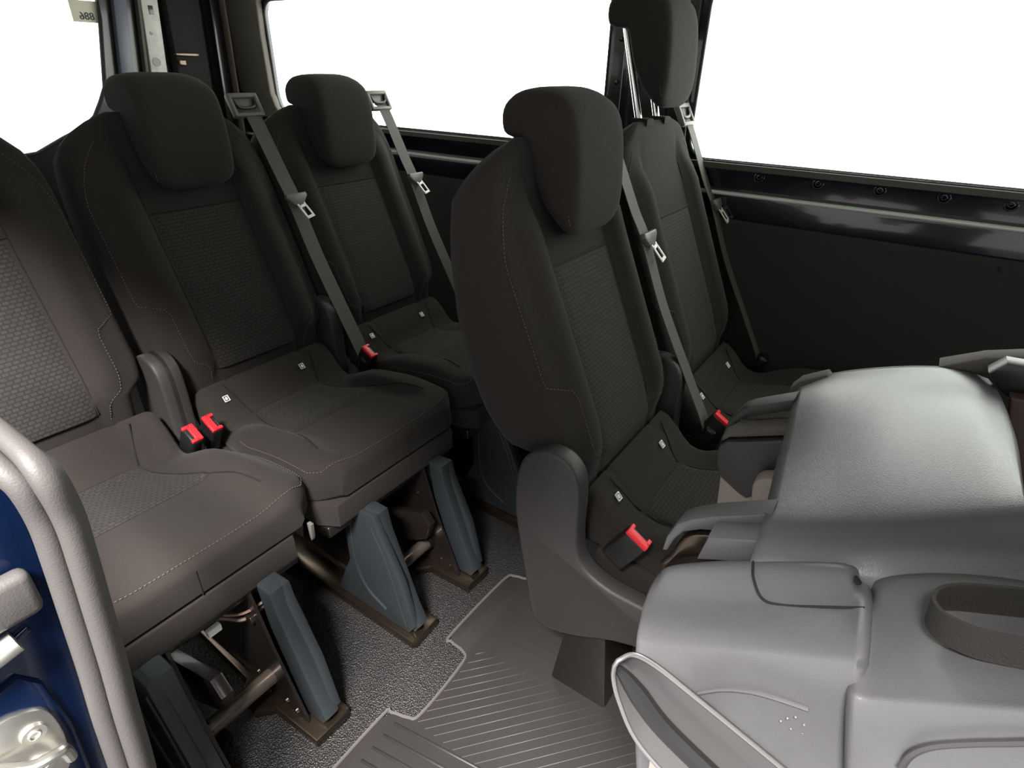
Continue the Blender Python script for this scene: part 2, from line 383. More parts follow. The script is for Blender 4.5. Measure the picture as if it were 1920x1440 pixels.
def cush_top(x, y):
    a = abs(y); z = interp([(-.46, .520), (-.43, .487), (-.395, .446), (-.375, .432), (-.34, .428), (-.20, .446), (-.10, .460), (0, .472), (.03, .470)], x)
    k = sm((a - .120) / .045) * (1 - .7 * sm((a - .19) / .04)) * (1 - .8 * sm((x + .14) / .14)) * sm((x + .37) / .13)
    g = .005 * math.exp(-((a - (.105 + .04 * sm((x + .38) / .2))) / .006) ** 2) * (1 - sm((x + .06) / .05))
    g2 = .005 * math.exp(-((x + .195) / .006) ** 2) * (1 - sm((a - .13) / .03)) + .005 * math.exp(-((x + .378) / .006) ** 2) * (1 - sm((a - .13) / .03))
    return z + .028 * k - g - g2
def cush_w(x):
    b = .198 + .030 * sm((x + .36) / .14)
    return b - .050 * sm((x + .06) / .085) ** 2 if x > -.06 else b
def build_seat(loc, label, mirror=False, raise_hr=0.0, seat_belt=True, buckle=True, cush_shift=.012, cush_extra=0.0, long_cover=False):
    root = thing('van_seat', loc, label, 'seat', 'cloth van seats')
    mx = -1 if mirror else 1
    def O(name, bm, material, parent=root, **k):
        if mirror:
            for v in bm.verts: v.co.y = -v.co.y
        return obj(name, bm, material, parent, **k)
    # backrest
    zs = [.40, .43, .47, .51, .55, .567, .575, .59] + [.62 + .03 * i for i in range(13)] + [1.0, 1.015, 1.03, 1.044, 1.056, 1.067, 1.077, 1.085, 1.091, 1.095]
    rings = []
    NF = 41
    for z in zs:
        wd = interp(B_W, z); xb = interp(B_BACK, z); r = min(.034, (interp(B_FRONT, z) - xb) * .48)
        ring = []
        for k in range(NF):
            y = wd * math.sin(-PI / 2 + PI * k / (NF - 1)) if False else wd * (-1 + 2 * k / (NF - 1))
            e = r * (1 - math.sqrt(max(0, 1 - ((abs(y) - wd + r) / r) ** 2))) if abs(y) > wd - r else 0
            ring.append((bfront(y, z) - e, y, z))
        for k in range(NF):
            y = wd * (1 - 2 * k / (NF - 1))
            e = r * (1 - math.sqrt(max(0, 1 - ((abs(y) - wd + r) / r) ** 2))) if abs(y) > wd - r else 0
            ring.append((xb + e, y, z))
        rings.append(ring)
    bm = bmesh.new(); add_loft(bm, rings); back = O('backrest', bm, 'fabric', sharp=60)
    # woven insert of the backrest
    def patch(name, P, parent, nu, nv, material='weave'):
        bm = bmesh.new(); uvl = bm.loops.layers.uv.new('UVMap'); V = []
        for i in range(nv + 1): V.append([bm.verts.new(P(j / nu, i / nv)[0]) for j in range(nu + 1)])
        for i in range(nv):
            for j in range(nu):
                f = bm.faces.new((V[i][j], V[i][j + 1], V[i + 1][j + 1], V[i + 1][j]))
                for l, (a, b) in zip(f.loops, ((j, i), (j + 1, i), (j + 1, i + 1), (j, i + 1))): l[uvl].uv = P(a / nu, b / nv)[1]
        ring = V[0] + [r[-1] for r in V[1:-1]] + V[-1][::-1] + [r[0] for r in V[1:-1]][::-1]
        d = P(.5, .5)[2]; low = [bm.verts.new(v.co - Vector(d) * .008) for v in ring]; n = len(ring)
        for i in range(n): bm.faces.new((ring[i], ring[(i + 1) % n], low[(i + 1) % n], low[i]))
        return O(name, bm, material, parent, sharp=60)
    def PB(u, v):
        z = .528 + (.880 - .528) * v; hw = .114; y = -hw + 2 * hw * u
        return (bfront(y, z) + .0035 - .0035 * sm((abs(y) - .09) / .024), y, z), (y, z * 1.08), (1, 0, .4)
    patch('backrest_insert', PB, root, 20, 30)
    bm = bmesh.new()
    add_tube(bm, [(bfront(-.116 + .232 * k / 20, .884) + .0008, -.116 + .232 * k / 20, .884) for k in range(21)], .0022, 6)
    for s in (-1, 1): add_tube(bm, [(bfront(s * .117, z) + .0010, s * .117, z) for z in [.53 + .02 * k for k in range(24)]], .0016, 6)
    O('seam', bm, 'seam', back)
    def dashes(bm, pts, dash=.0042, gap=.003, r=.0008):
        P = [Vector(p) for p in pts]; L = [0]
        for a, b in zip(P, P[1:]): L.append(L[-1] + (b - a).length)
        def at(s):
            for i in range(len(L) - 1):
                if s <= L[i + 1]: return P[i].lerp(P[i + 1], (s - L[i]) / max(1e-9, L[i + 1] - L[i]))
            return P[-1]
        s = 0
        while s + dash < L[-1]:
            add_tube(bm, [at(s), at(s + dash)], r, 4); s += dash + gap
    bm = bmesh.new()
    for s in (-1, 1):
        pts = []
        for k in range(40):
            z = .50 + .54 * k / 39; wd = interp(B_W, z); y = wd - .012 - .035 * sm((z - .90) / .16) - .05 * (1 - sm((z - .690) / .02)); r = .034
            e = r * (1 - math.sqrt(max(0, 1 - ((y - wd + r) / r) ** 2))) if y > wd - r else 0
            pts.append((bfront(s * y, z) - e + .0006, s * (y + .0004), z))
        pts += [(interp(B_FRONT, z) - .006, s * (interp(B_W, z) - .03), z) for z in (1.05, 1.065)]
        bm = bmesh.new(); dashes(bm, pts); O('stitching', bm, 'thread', back)
    # cushion
    rings = []; xs = [-.46, -.445, -.42] + [-.40 + .02 * k for k in range(12)] + [-.165, -.15, -.13, -.11, -.09, -.07, -.05, -.035, -.02, -.008, .002, .010, .016, .020, .0225]
    NT = 45
    for x in xs:
        wd = cush_w(x); fr = max(0.0, (x + .035) / .0575); drop = .030 * (1 - math.sqrt(max(0, 1 - min(1, fr) ** 2)))
        br = max(0.0, (-.42 - x) / .04); drop += .02 * br * br
        cs = cush_shift * sm((x + .36) / .2); wd += cush_extra * sm((x + .36) / .2); zb = .382 + .012 * max(0, fr) ** 2; ring = []; r = .030
        for k in range(NT):
            y = wd * (-1 + 2 * k / (NT - 1)); a = abs(y)
            e = r * (1 - math.sqrt(max(0, 1 - ((a - wd + r) / r) ** 2))) if a > wd - r else 0
            ring.append((x, y + cs, cush_top(x, y) - e - drop))
        for k in range(NT):
            y = wd * (1 - 2 * k / (NT - 1)); a = abs(y)
            e = .012 * (1 - math.sqrt(max(0, 1 - ((a - wd + .012) / .012) ** 2))) if a > wd - .012 else 0
            ring.append((x, y + cs, zb + e))
        rings.append(ring)
    bm = bmesh.new(); add_loft(bm, rings); cu = O('seat_cushion', bm, 'fabric', sharp=60)
    def PC(u, v):
        x = -.376 + .178 * v; hw = .100 + .040 * v; y = -hw + 2 * hw * u
        return (x, y + cush_shift * sm((x + .36) / .2), cush_top(x, y) + .0025 - .0025 * sm((abs(y) - hw + .025) / .025)), (y, x), (0, 0, 1)
    patch('cushion_insert', PC, root, 24, 12)
    def top_at(x, y, wd):
        fr = max(0.0, (x + .035) / .0575); r = .030; a = abs(y)
        e = r * (1 - math.sqrt(max(0, 1 - ((a - wd + r) / r) ** 2))) if a > wd - r else 0
        return cush_top(x, y) - e - .030 * (1 - math.sqrt(max(0, 1 - min(1, fr) ** 2)))
    pts = []
    for k in range(80):
        t = k / 79
        if t < .28: x = -.27 + (.27 - .05) * t / .28; s_ = -1; yy = None
        elif t > .72: x = -.27 + (.27 - .05) * (1 - t) / .28; s_ = 1; yy = None
        else:
            q = (t - .28) / .44 * 2 - 1; ang = q * PI / 2; s_ = 1 if q > 0 else -1
            yy = (abs(math.sin(ang)) ** .62) * s_; x = -.05 + .056 * (math.cos(ang) ** .45)
        cs = cush_shift * sm((x + .36) / .2); wd = cush_w(x) + cush_extra * sm((x + .36) / .2)
        y = s_ * (wd - .008) if yy is None else yy * (cush_w(-.05) + cush_extra - .008)
        y = max(-wd + .006, min(wd - .006, y))
        pts.append((x + .0012, y + cs, top_at(x, y, wd) + .0006))
    bm = bmesh.new(); dashes(bm, pts, r=.0009); O('stitching', bm, 'thread', cu)
    for s_ in (-1, 1):
        ln = [(-.376, .100), (-.30, .117), (-.24, .131), (-.198, .141), (-.15, .150), (-.10, .158), (-.06, .166)]
        O('seam', tube([(x, s_ * y + cush_shift * sm((x + .36) / .2), cush_top(x, y) + .0012) for x, y, _ in [tuple(v) for v in cr([(a, b, 0) for a, b in ln], 4)]], .0016, 6), 'seam', cu)
        O('seam', tube([(x, s_ * y, cush_top(x, y) + .0012) for x, y in ((-.376, .10), (-.395, .108), (-.415, .118), (-.44, .130))], .0016, 6), 'seam', cu)
    for xx, hw in ((-.377, .100), (-.197, .141)):
        O('seam', tube([(xx, -hw + 2 * hw * k / 16 + cush_shift * sm((xx + .36) / .2), cush_top(xx, -hw + 2 * hw * k / 16) + .0012) for k in range(17)], .0016, 6), 'seam', cu)
    bm = bmesh.new(); add_tube(bm, [(.0225, .02 + cush_shift, z) for z in (.445, .42, .39)], .0012, 6); O('seam', bm, 'seam', cu)
    # skirt below the cushion
    poly = [(-.42, -.205), (-.02, -.212), (.024, -.185), (.026, .185), (-.02, .212), (-.42, .205)]
    bm = bmesh.new(); add_prism(bm, poly, .326, .386, axis='z', bev=.006); O('skirt', bm, 'fabric')
    # headrest
    zr = raise_hr; dx = -.30 * zr
    prof = [(-.742, 1.150), (-.748, 1.125), (-.742, 1.100), (-.722, 1.092), (-.700, 1.090), (-.690, 1.075), (-.676, 1.03), (-.655, .98), (-.628, .945), (-.607, .930), (-.590, .938), (-.583, .975), (-.584, 1.03), (-.590, 1.09), (-.603, 1.140), (-.628, 1.164), (-.665, 1.174), (-.715, 1.170)]
    ref = Vector((-.63, 1.08)); rings = []
    ys = [-.098, -.0974, -.0955, -.092, -.087, -.080] + [-.063 + .018 * k for k in range(8)] + [.080, .087, .092, .0955, .0974, .098]
    for y in ys:
        a = abs(y); e = max(0, (a - .080) / .018); ins = .016 * (1 - math.sqrt(max(0, 1 - e * e)))
        g = 1 - .24 * (max(0, (a - .040) / .058) ** 2.2); tp = (.010 if y < 0 else .022) * (a / .098) ** 4
        P = []
        pc = cr([(p[0], p[1], 0) for p in prof], 3, True); n = len(pc)
        for i in range(n):
            b = pc[i]; t = (pc[(i + 1) % n] - pc[i - 1]).normalized(); q = b + Vector((-t.y, t.x, 0)) * ins
            z = q.y
            if z < 1.03: z = 1.03 - (1.03 - z) * g
            if z > 1.08: z -= tp * (z - 1.08) / .09
            P.append((q.x + dx, y + .010, z + zr))
        rings.append(P)
    bm = bmesh.new(); add_loft(bm, rings)
    cen = Vector((-.63 + dx, 0, 1.08 + zr)); hr = O('headrest', bm, 'fabric', sharp=75)
    bm = bmesh.new()
    for s in (-1, 1):
        pts = []
        for (x, z) in [(-.728, 1.140), (-.70, 1.149), (-.65, 1.148), (-.625, 1.12), (-.606, 1.06), (-.600, 1.0), (-.596, .972), (-.590, .955)]:
            pts.append((x + dx, s * .0968 + .010, z + zr))
        bm = bmesh.new(); dashes(bm, cr(pts, 5), r=.0006); O('stitching', bm, 'thread', hr)
    for s in (-1, 1):
        O('headrest_post', tube([(-.70, s * .055, 1.06), (-.70 + dx - .01, s * .055, 1.10 + zr)], .0085, 12), 'chrome')
        bm = bmesh.new(); add_prism(bm, [(-.725, s * .055 - .02), (-.68, s * .055 - .02), (-.68, s * .055 + .02), (-.725, s * .055 + .02)], 1.084, 1.102, axis='z', bev=.005)
        O('post_guide', bm, 'seam')
    # recliner side cover
    pc = [(-.572, .46), (-.568, .54), (-.55, .585), (-.51, .610), (-.47, .606), (-.445, .580), (-.436, .53), (-.434, .44), (-.417, .390), (-.37, .366), (-.30, .362), (-.10, .366), (-.05, .35), (-.05, .30), (-.10, .285), (-.30, .255), (-.42, .195), (-.49, .172), (-.522, .195), (-.54, .28), (-.56, .38)]
    if not long_cover: pc = pc[:8] + [(-.425, .33), (-.44, .26), (-.455, .20)] + pc[-5:]
    bm = bmesh.new(); add_prism(bm, pc, -.268, -.228, bev=.007, smooth_n=4); sc = O('recliner_cover', bm, 'plastic', sharp=60)
    # belt
    if seat_belt:
        path = [(-.706, .240, 1.092), (-.683, .246, 1.065), (-.62, .257, .93), (-.585, .258, .868), (-.52, .260, .72), (-.435, .262, .565), (-.375, .264, .455), (-.365, .264, .41)]
        bm = bmesh.new(); add_ribbon(bm, cr(path, 6), (0, 1, 0), .044, .002); wb = O('belt_webbing', bm, 'web', sharp=30)
        T = Matrix.Translation((-.702, .236, 1.096)) @ Matrix.Rotation(math.radians(-28), 4, 'Y')
        def gp(bm): bmesh.ops.transform(bm, matrix=T, verts=bm.verts); return bm
        bm = bmesh.new()
        for (cy, cz, sy, sz) in ((0, .026, .086, .012), (-.038, 0, .011, .056), (.038, 0, .011, .056), (0, -.024, .086, .010)): add_box(bm, (0, cy, cz), (.016, sy, sz), None, .003)
        add_box(bm, (-.006, 0, .010), (.008, .07, .026), None, .002)
        gd = O('belt_guide', gp(bm), 'bezel', sharp=40)
        bm = bmesh.new(); add_tube(bm, cr([(.004, -.030, .014), (.004, -.026, .0), (.004, -.012, -.006), (.004, .012, -.006), (.004, .026, .0), (.004, .030, .014)], 5), .0042, 8)
        O('slot', gp(bm), 'black', gd)
        bm = bmesh.new(); c = Vector((-.578, .262, .872))
        add_prism(bm, [(-.032, .012), (.032, .012), (.034, .002), (.014, -.020), (-.014, -.020), (-.034, .002)], -.007, .007, bev=.004)
        R_ = Matrix.Translation(c) @ Matrix.Rotation(math.radians(90), 4, 'Z') @ Matrix.Rotation(math.radians(-20), 4, 'X')
        bmesh.ops.transform(bm, matrix=R_, verts=bm.verts); tg = O('belt_tongue', bm, 'bezel', wb)
        bm = bmesh.new()
        for (cx, cz, sx, sz) in ((-.011, -.040, .006, .046), (.011, -.040, .006, .046), (0, -.060, .028, .008), (0, -.026, .028, .008)): add_box(bm, (cx, 0, cz), (sx, .003, sz), bev=.001)
        bmesh.ops.transform(bm, matrix=Matrix.Translation(c) @ Matrix.Rotation(math.radians(90), 4, 'Z') @ Matrix.Rotation(math.radians(-38), 4, 'X') @ Matrix.Rotation(math.radians(-12), 4, 'Y'), verts=bm.verts)
        O('metal_tongue', bm, 'tag', tg)
        O('belt_anchor', box((-.36, .262, .43), (.03, .05, .05), Matrix.Rotation(.4, 3, 'Y'), .008), 'black')
    # buckle
    if buckle:
        Rb = Matrix.Rotation(math.radians(30), 3, 'Y'); c = Vector((-.356, -.225, .440))
        bk = O('buckle', box(c, (.050, .026, .085), Rb, .006), 'black')
        bm = bmesh.new(); top = c + Rb @ Vector((0, 0, .040))
        add_box(bm, c + Rb @ Vector((0, -.005, .042)), (.046, .0155, .009), Rb, .002)
        add_box(bm, c + Rb @ Vector((-.019, .003, .042)), (.008, .019, .009), Rb, .002); add_box(bm, c + Rb @ Vector((.019, .003, .042)), (.008, .019, .009), Rb, .002)
        O('release_button', bm, 'red', bk)
    for s in (() if mirror else (-1, 1)):
        bm = bmesh.new(); Rt = Matrix.Rotation(math.radians(-42), 3, 'Y')
        cc = Vector((-.414, -.030 + s * .111, .474))
        for (dy, dz, sy, sz) in ((-.006, 0, .002, .016), (.006, 0, .002, .016), (0, .007, .013, .002), (0, -.007, .013, .002), (0, 0, .005, .008)):
            add_box(bm, cc + Rt @ Vector((0, dy, dz)), (.003, sy, sz), Rt, .0006)
        O('anchor_tag', bm, 'tag')
    # legs and floor plates
    for s in (-1, 1):
        y0, y1 = (s * .134, s * .088)
        poly = [(-.04, .33), (-.035, .16), (-.095, .03), (.148, .028), (.165, .055), (.135, .18), (.080, .30), (.070, .34)]
        bm = bmesh.new(); add_prism(bm, poly, y0, y0 - s * .022, bev=.006); leg = O('leg', bm, 'legplastic', sharp=40)
        bm = bmesh.new(); add_prism(bm, [(.070, .34), (.080, .29), (.148, .10), (.170, .05), (.158, .028), (.108, .028), (.040, .24), (.028, .34)], y0 - s * .01, y1, bev=.007); O('leg_beam', bm, 'legplastic', leg, sharp=40)
        bm = bmesh.new(); add_tube(bm, cr([(-.01, y0 + s * .001, .31), (-.008, y0 + s * .001, .17), (.02, y0 + s * .001, .10), (.08, y0 + s * .001, .065)], 6), .003, 6)
        add_tube(bm, cr([(.06, y0 + s * .001, .31), (.10, y0 + s * .001, .22), (.145, y0 + s * .001, .05)], 6), .003, 6); O('raised_line', bm, 'legplastic', leg)
        bm = bmesh.new(); add_prism(bm, [(-.30, .04), (.13, .03), (.06, .20), (.02, .33), (-.25, .33)], s * .080, s * .074); ip = O('side_plate', bm, 'blackmetal', leg)
        for (x, z) in ((.03, .075), (.07, .052), (.10, .045), (-.02, .07), (.0, .24)):
            bm = bmesh.new(); add_disc(bm, (x, s * .074, z), (0, -s, 0), .006, .005, 10, .004); O('bolt', bm, 'bronze', leg)
        bm = bmesh.new()
        add_prism(bm, [(.172, s * .060), (.176, s * .135), (.168, s * .146), (-.46, s * .146), (-.46, s * .075), (-.06, s * .06), (-.035, s * .030), (.02, s * .026), (.045, s * .055)], 0.0, .026, axis='z', bev=.005)
        O('foot_plate', bm, 'bronze', sharp=40)
        bm = bmesh.new(); add_prism(bm, [(-.475, .0), (-.34, .0), (-.365, .26), (-.44, .26)], s * .248, s * .10, bev=.008); rl = O('rear_leg', bm, 'blackmetal', sharp=40)
    bm = bmesh.new(); add_tube(bm, [(.03, -.08, .095), (.03, .08, .095)], .017, 14); O('cross_tube', bm, 'tube')
    bm = bmesh.new(); add_tube(bm, [(.03, .060, .095), (.03, .079, .095)], .020, 14); O('collar', bm, 'bronze')
    bm = bmesh.new(); add_prism(bm, [(-.30, .02), (-.28, .10), (.06, .24), (.085, .21), (.07, .16), (-.2, .0)], .02, .045, bev=.004)
    add_box(bm, (-.25, .02, .19), (.2, .18, .006), Matrix.Rotation(.25, 3, 'Y')); O('mechanism_plate', bm, 'blackmetal', sharp=40)
    O('seat_frame', box((-.20, 0, .305), (.40, .40, .03), None, .005), 'blackmetal')
    return root

S1 = build_seat((-.85, .29, 0), 'nearest rear seat at the left edge, half behind the door seal, with well-lit cushion', mirror=True, cush_shift=-.022, cush_extra=.016)
for c in S1.children:
    k = c.name.split('.')[0]
    if k in ('backrest', 'backrest_insert', 'headrest', 'headrest_post', 'post_guide'): c.location.y = -.025
    if k == 'buckle': c.location = (.0, -.018, -.004)
S2 = build_seat((-.85, .77, 0), 'middle seat of the rear row of three, headrest in front of the rear pillar')
S3 = build_seat((-.85, 1.25, 0), 'rear-row seat farthest away, next to the far side window, cushion mostly hidden')
S4 = build_seat((.092, 1.0, 0), 'upright seat in the centre of the picture showing its side stitching and grey recliner cover', long_cover=True)
S5 = build_seat((.092, 1.492, 0), 'seat against the far wall with headrest raised high on two chrome posts', raise_hr=.195)
# wiring under the nearest seat
bm = bmesh.new(); add_tube(bm, cr([(-.05, -.08, .03), (-.03, -.02, .0), (.0, .01, -.01), (.02, .05, .01)], 6), .004, 6); add_tube(bm, cr([(-.06, -.07, .05), (.0, 0, .012), (.03, .05, .03)], 6), .003, 6)
wr_ = obj('wiring', bm, 'wire', S1); wr_.location = (0, .055, .26)
obj('connector', box((-.005, -.045, .012), (.012, .026, .016), None, .002), 'tag', wr_)
obj('clamp', box((.012, .02, -.005), (.02, .02, .02), None, .003), 'bronze', wr_)

# ------------------------------------------------------------------ floor mat
bm = bmesh.new()
edge = [(-.619, .20), (-.622, .46), (-.610, .485), (-.575, .497), (-.558, .52), (-.562, .66), (-.578, .685), (-.618, .69), (-.632, .705), (-.628, .915), (-.608, .945), (-.57, .975), (-.57, 1.16), (-.63, 1.20), (-.63, 1.60), (.60, 1.60), (.60, .20)]
add_prism(bm, edge, .0, .006, axis='z', bev=.002)
mt = tag(obj('floor_mat', bm, 'mat', sharp=40), 'ribbed dark rubber mat with stepped edge lying on the grained floor', 'floor mat')
bm = bmesh.new()
inner = cr([(x, y, .007) for x, y in edge[:14]], 4)
add_tube(bm, inner, .0035, 6); obj('raised_border', bm, 'matrib', mt)
bm = bmesh.new()
for k in range(-2, 26):
    y0 = .669 - .0278 * k; x0 = -.552; x1 = -.05
    L = []
    xa, ya = x0, y0
    if y0 < .50: xa = x0 + (.50 - y0) / 1.15; ya = .50
    if y0 > .70: continue
    xe = xa + (.715 - ya) / 1.15; ye = .715 + .1 * (xe + .53)
    xe = xa + (ye - ya) / 1.15
    if xe > .3: xe = .3
    add_tube(bm, [(xa, ya, .0062), (xe, ye, .0062)], .0008, 4)
obj('rib', bm, 'matrib', mt)
bm = bmesh.new()
for k in range(16):
    y = .745 + .024 * k; add_tube(bm, [(-.606, y, .0056), (-.50, y + .027, .0056), (-.30, y + .050, .0056)], .0010, 4)
obj('groove', bm, 'seam', mt)
bm = bmesh.new()
for k in range(9):
    y = .472 - .030 * k; add_tube(bm, [(-.59, y, .0045), (-.30, y + .045, .0045)], .0042, 6)
obj('wide_rib', bm, 'mat', mt)

# ------------------------------------------------------------------ tumbled seat in the right foreground
F = thing('folded_seat', (0, .5, 0), 'folded and tumbled seat in the right foreground showing pale grey moulded covers', 'seat')
MAIN = [
 [(-0.064, 0.84, 0.812), (-0.034, 0.84, 0.842), (0.031, 0.84, 0.872), (0.089, 0.84, 0.888), (0.126, 0.84, 0.884)],
 [(-0.065, 0.77, 0.833), (-0.028, 0.77, 0.855), (0.034, 0.77, 0.883), (0.091, 0.77, 0.898), (0.131, 0.77, 0.895)],
 [(-0.053, 0.65, 0.834), (-0.012, 0.65, 0.864), (0.039, 0.65, 0.898), (0.091, 0.65, 0.92), (0.128, 0.65, 0.914)],
 [(-0.0367, 0.47, 0.8616), (0.0103, 0.47, 0.8851), (0.0498, 0.47, 0.9086), (0.0902, 0.47, 0.933), (0.1156, 0.47, 0.9471)],
 [(-0.0334, 0.43, 0.8589), (0.0172, 0.43, 0.8818), (0.0545, 0.43, 0.9019), (0.0927, 0.43, 0.9238), (0.1242, 0.43, 0.941)],
 [(-0.0324, 0.41, 0.8482), (0.0229, 0.41, 0.871), (0.062, 0.41, 0.8825), (0.0992, 0.41, 0.9054), (0.1373, 0.41, 0.9302)]]
BLKL = [
 [(-0.102, 0.4, 0.789), (-0.09, 0.4, 0.807), (-0.033, 0.4, 0.845), (0.026, 0.4, 0.879), (0.04, 0.4, 0.872)],
 [(-0.101, 0.375, 0.788), (-0.085, 0.375, 0.799), (-0.024, 0.375, 0.836), (0.029, 0.375, 0.868), (0.045, 0.375, 0.88)],
 [(-0.091, 0.33, 0.799), (-0.073, 0.33, 0.808), (-0.014, 0.33, 0.846), (0.034, 0.33, 0.876), (0.047, 0.33, 0.885)],
 [(-0.085, 0.315, 0.786), (-0.065, 0.315, 0.797), (-0.009, 0.315, 0.838), (0.038, 0.315, 0.87), (0.049, 0.315, 0.878)],
 [(-0.077, 0.31, 0.731), (-0.055, 0.31, 0.743), (0.002, 0.31, 0.793), (0.047, 0.31, 0.836), (0.057, 0.31, 0.845)],
 [(-0.057, 0.305, 0.621), (-0.038, 0.305, 0.644), (0.02, 0.305, 0.713), (0.066, 0.305, 0.767), (0.072, 0.305, 0.774)]]
BLKR = [
 [(0.052, 0.4, 0.865), (0.055, 0.4, 0.88), (0.077, 0.4, 0.898), (0.107, 0.4, 0.915), (0.137, 0.4, 0.927)],
 [(0.05, 0.37, 0.869), (0.059, 0.37, 0.872), (0.081, 0.37, 0.889), (0.109, 0.37, 0.906), (0.14, 0.37, 0.926)],
 [(0.051, 0.315, 0.871), (0.06, 0.315, 0.875), (0.082, 0.315, 0.892), (0.107, 0.315, 0.909), (0.137, 0.315, 0.93)],
 [(0.052, 0.3, 0.867), (0.062, 0.3, 0.872), (0.084, 0.3, 0.889), (0.107, 0.3, 0.907), (0.135, 0.3, 0.929)],
 [(0.061, 0.295, 0.828), (0.073, 0.295, 0.837), (0.094, 0.295, 0.859), (0.116, 0.295, 0.88), (0.144, 0.295, 0.905)],
 [(0.074, 0.29, 0.776), (0.086, 0.29, 0.791), (0.107, 0.29, 0.817), (0.128, 0.29, 0.844), (0.154, 0.29, 0.877)]]
def fo(name, bm, material, parent=F, sharp=40):
    for v in bm.verts: v.co.y -= .5
    return obj(name, bm, material, parent, sharp=sharp)
main = fo('back_cover', surf(MAIN, skirt=(0.02, 0, -0.07)), 'cover', sharp=70)
bl = fo('side_cover', surf(BLKL, skirt=(.015, .07, -.045)), 'cover', sharp=70)
br_ = fo('side_cover', surf(BLKR, skirt=(.01, .07, -.045)), 'cover', sharp=70)
fo('cushion', box((.10, .56, .46), (.20, .46, .62), Matrix.Rotation(.12, 3, 'Y'), .04), 'fabric', sharp=60)
for y in (.36, .76):
    bm = bmesh.new(); add_prism(bm, [(.12, 0), (.32, 0), (.28, .22), (.16, .22)], y - .025, y + .025, bev=.008); fo('leg', bm, 'legplastic')

def xz(name, poly, y0, y1, material, bev=.003, parent=F, n=0):
    bm = bmesh.new(); add_prism(bm, poly, y0, y1, bev=bev, smooth_n=n); return fo(name, bm, material, parent)
def rel(name, pts, r, material, parent):
    bm = bmesh.new(); add_tube(bm, pts, r, 6); return fo(name, bm, material, parent)
rel('groove', cr([(-0.03, 0.405, 0.849), (-0.025, 0.388, 0.848), (-0.014, 0.374, 0.845), (0.0, 0.371, 0.850), (0.025, 0.370, 0.866), (0.047, 0.369, 0.881)], 6), .0011, 'seam', bl)
rel('moulded_arc', cr([(-0.033, 0.309, 0.792), (-0.019, 0.309, 0.808), (-0.003, 0.309, 0.82), (0.013, 0.309, 0.827), (0.034, 0.309, 0.833)], 6), .0016, 'cover', bl)
# pull strap
bm = bmesh.new()
add_ribbon(bm, cr([(.185, .372, .957), (.135, .376, .935), (.108, .377, .922), (.090, .376, .914), (.080, .370, .911), (.0765, .360, .909), (.081, .349, .910), (.090, .341, .914), (.104, .335, .921), (.135, .331, .937), (.185, .330, .960)], 6), (-.12, -.1, 1), .022, .0022)
fo('pull_strap', bm, 'strap')
# release lever
LL = [(-.0775, .241, .864), (-.0765, .240, .854), (-.070, .238, .839), (-.054, .236, .815), (-.026, .236, .796), (.010, .236, .778), (.05, .236, .76)]
LR = [(-.0765, .243, .868), (-.070, .252, .869), (-.056, .258, .862), (-.031, .260, .852), (-.002, .262, .840), (.032, .264, .826), (.07, .266, .81)]
a, b = cr(LL, 5), cr(LR, 5)
bm = bmesh.new(); rings = []
for p, q in zip(a, b):
    mid = (p + q) / 2; nrm = Vector((.10, -.7, .7)); dn = -nrm * .012
    rings.append([p, p.lerp(q, .25) + dn * .6, mid + dn, p.lerp(q, .75) + dn * .6, q, q + dn * 1.6, mid + dn * 2.2, p + dn * 1.6])
add_loft(bm, rings); lv = fo('release_lever', bm, 'leverbody', sharp=60)
bm = bmesh.new(); add_tube(bm, b[::-1] + a, .0016, 8); fo('chrome_rim', bm, 'lever', lv)
bm = bmesh.new(); add_tube(bm, [p.lerp(q, .45) + Vector((0, .001, -.006)) for p, q in zip(a, b)][2:], [.0025 + .0042 * min(1, k / 9) for k in range(len(a) - 2)], 8); fo('rubber_strip', bm, 'black', lv)
xz('lever_bracket', [(-.060, .835), (-.042, .820), (-.020, .76), (-.02, .68), (-.045, .68), (-.050, .76)], .268, .280, 'beige', .003)
# rear hooks and brackets
h1 = xz('latch_hook', [(-.116, .775), (-.1145, .793), (-.107, .814), (-.095, .826), (-.077, .839), (-.03, .866), (-.03, .846), (-.069, .825), (-.084, .819), (-.099, .808), (-.106, .795), (-.111, .777)], .452, .478, 'cover', .002)
xz('hook_wedge', [(-.077, .807), (-.072, .837), (-.03, .856), (-.03, .830)], .425, .452, 'cover', .003, h1)
xz('latch_bearing', [(-.112, .748), (-.108, .770), (-.099, .797), (-.080, .812), (-.04, .820), (-.03, .800), (-.03, .76)], .456, .474, 'bronze', .003, n=3)
xz('latch_plate', [(-.115, .742), (-.104, .770), (-.085, .785), (-.03, .802), (-.03, .76), (-.10, .73)], .415, .454, 'blackmetal', .003)
bm = bmesh.new(); add_disc(bm, (-.048, .408, .806), (0, -1, .3), .005, .004, 12, .003); fo('yellow_bolt', bm, 'brass')
ear = xz('bracket_ear', [(-.133, .748), (-.131, .762), (-.122, .772), (-.106, .778), (-.03, .812), (-.03, .76), (-.060, .727), (-.072, .703), (-.082, .694), (-.094, .698), (-.120, .713), (-.128, .728)], .695, .712, 'plastic', .004)
xz('bracket_back', [(-.124, .706), (-.08, .72), (-.05, .68), (-.05, .60), (-.115, .60)], .713, .735, 'beige', .003)
xz('round_spacer', [(-.075, .735), (-.072, .750), (-.062, .757), (-.05, .756), (-.045, .70), (-.066, .70)], .665, .69, 'beige', .004, n=3)
h2 = xz('latch_hook', [(-.137, .755), (-.134, .778), (-.120, .803), (-.108, .812), (-.062, .838), (-.062, .822), (-.10, .800), (-.118, .788), (-.126, .772), (-.130, .757)], .735, .765, 'plastic', .002)
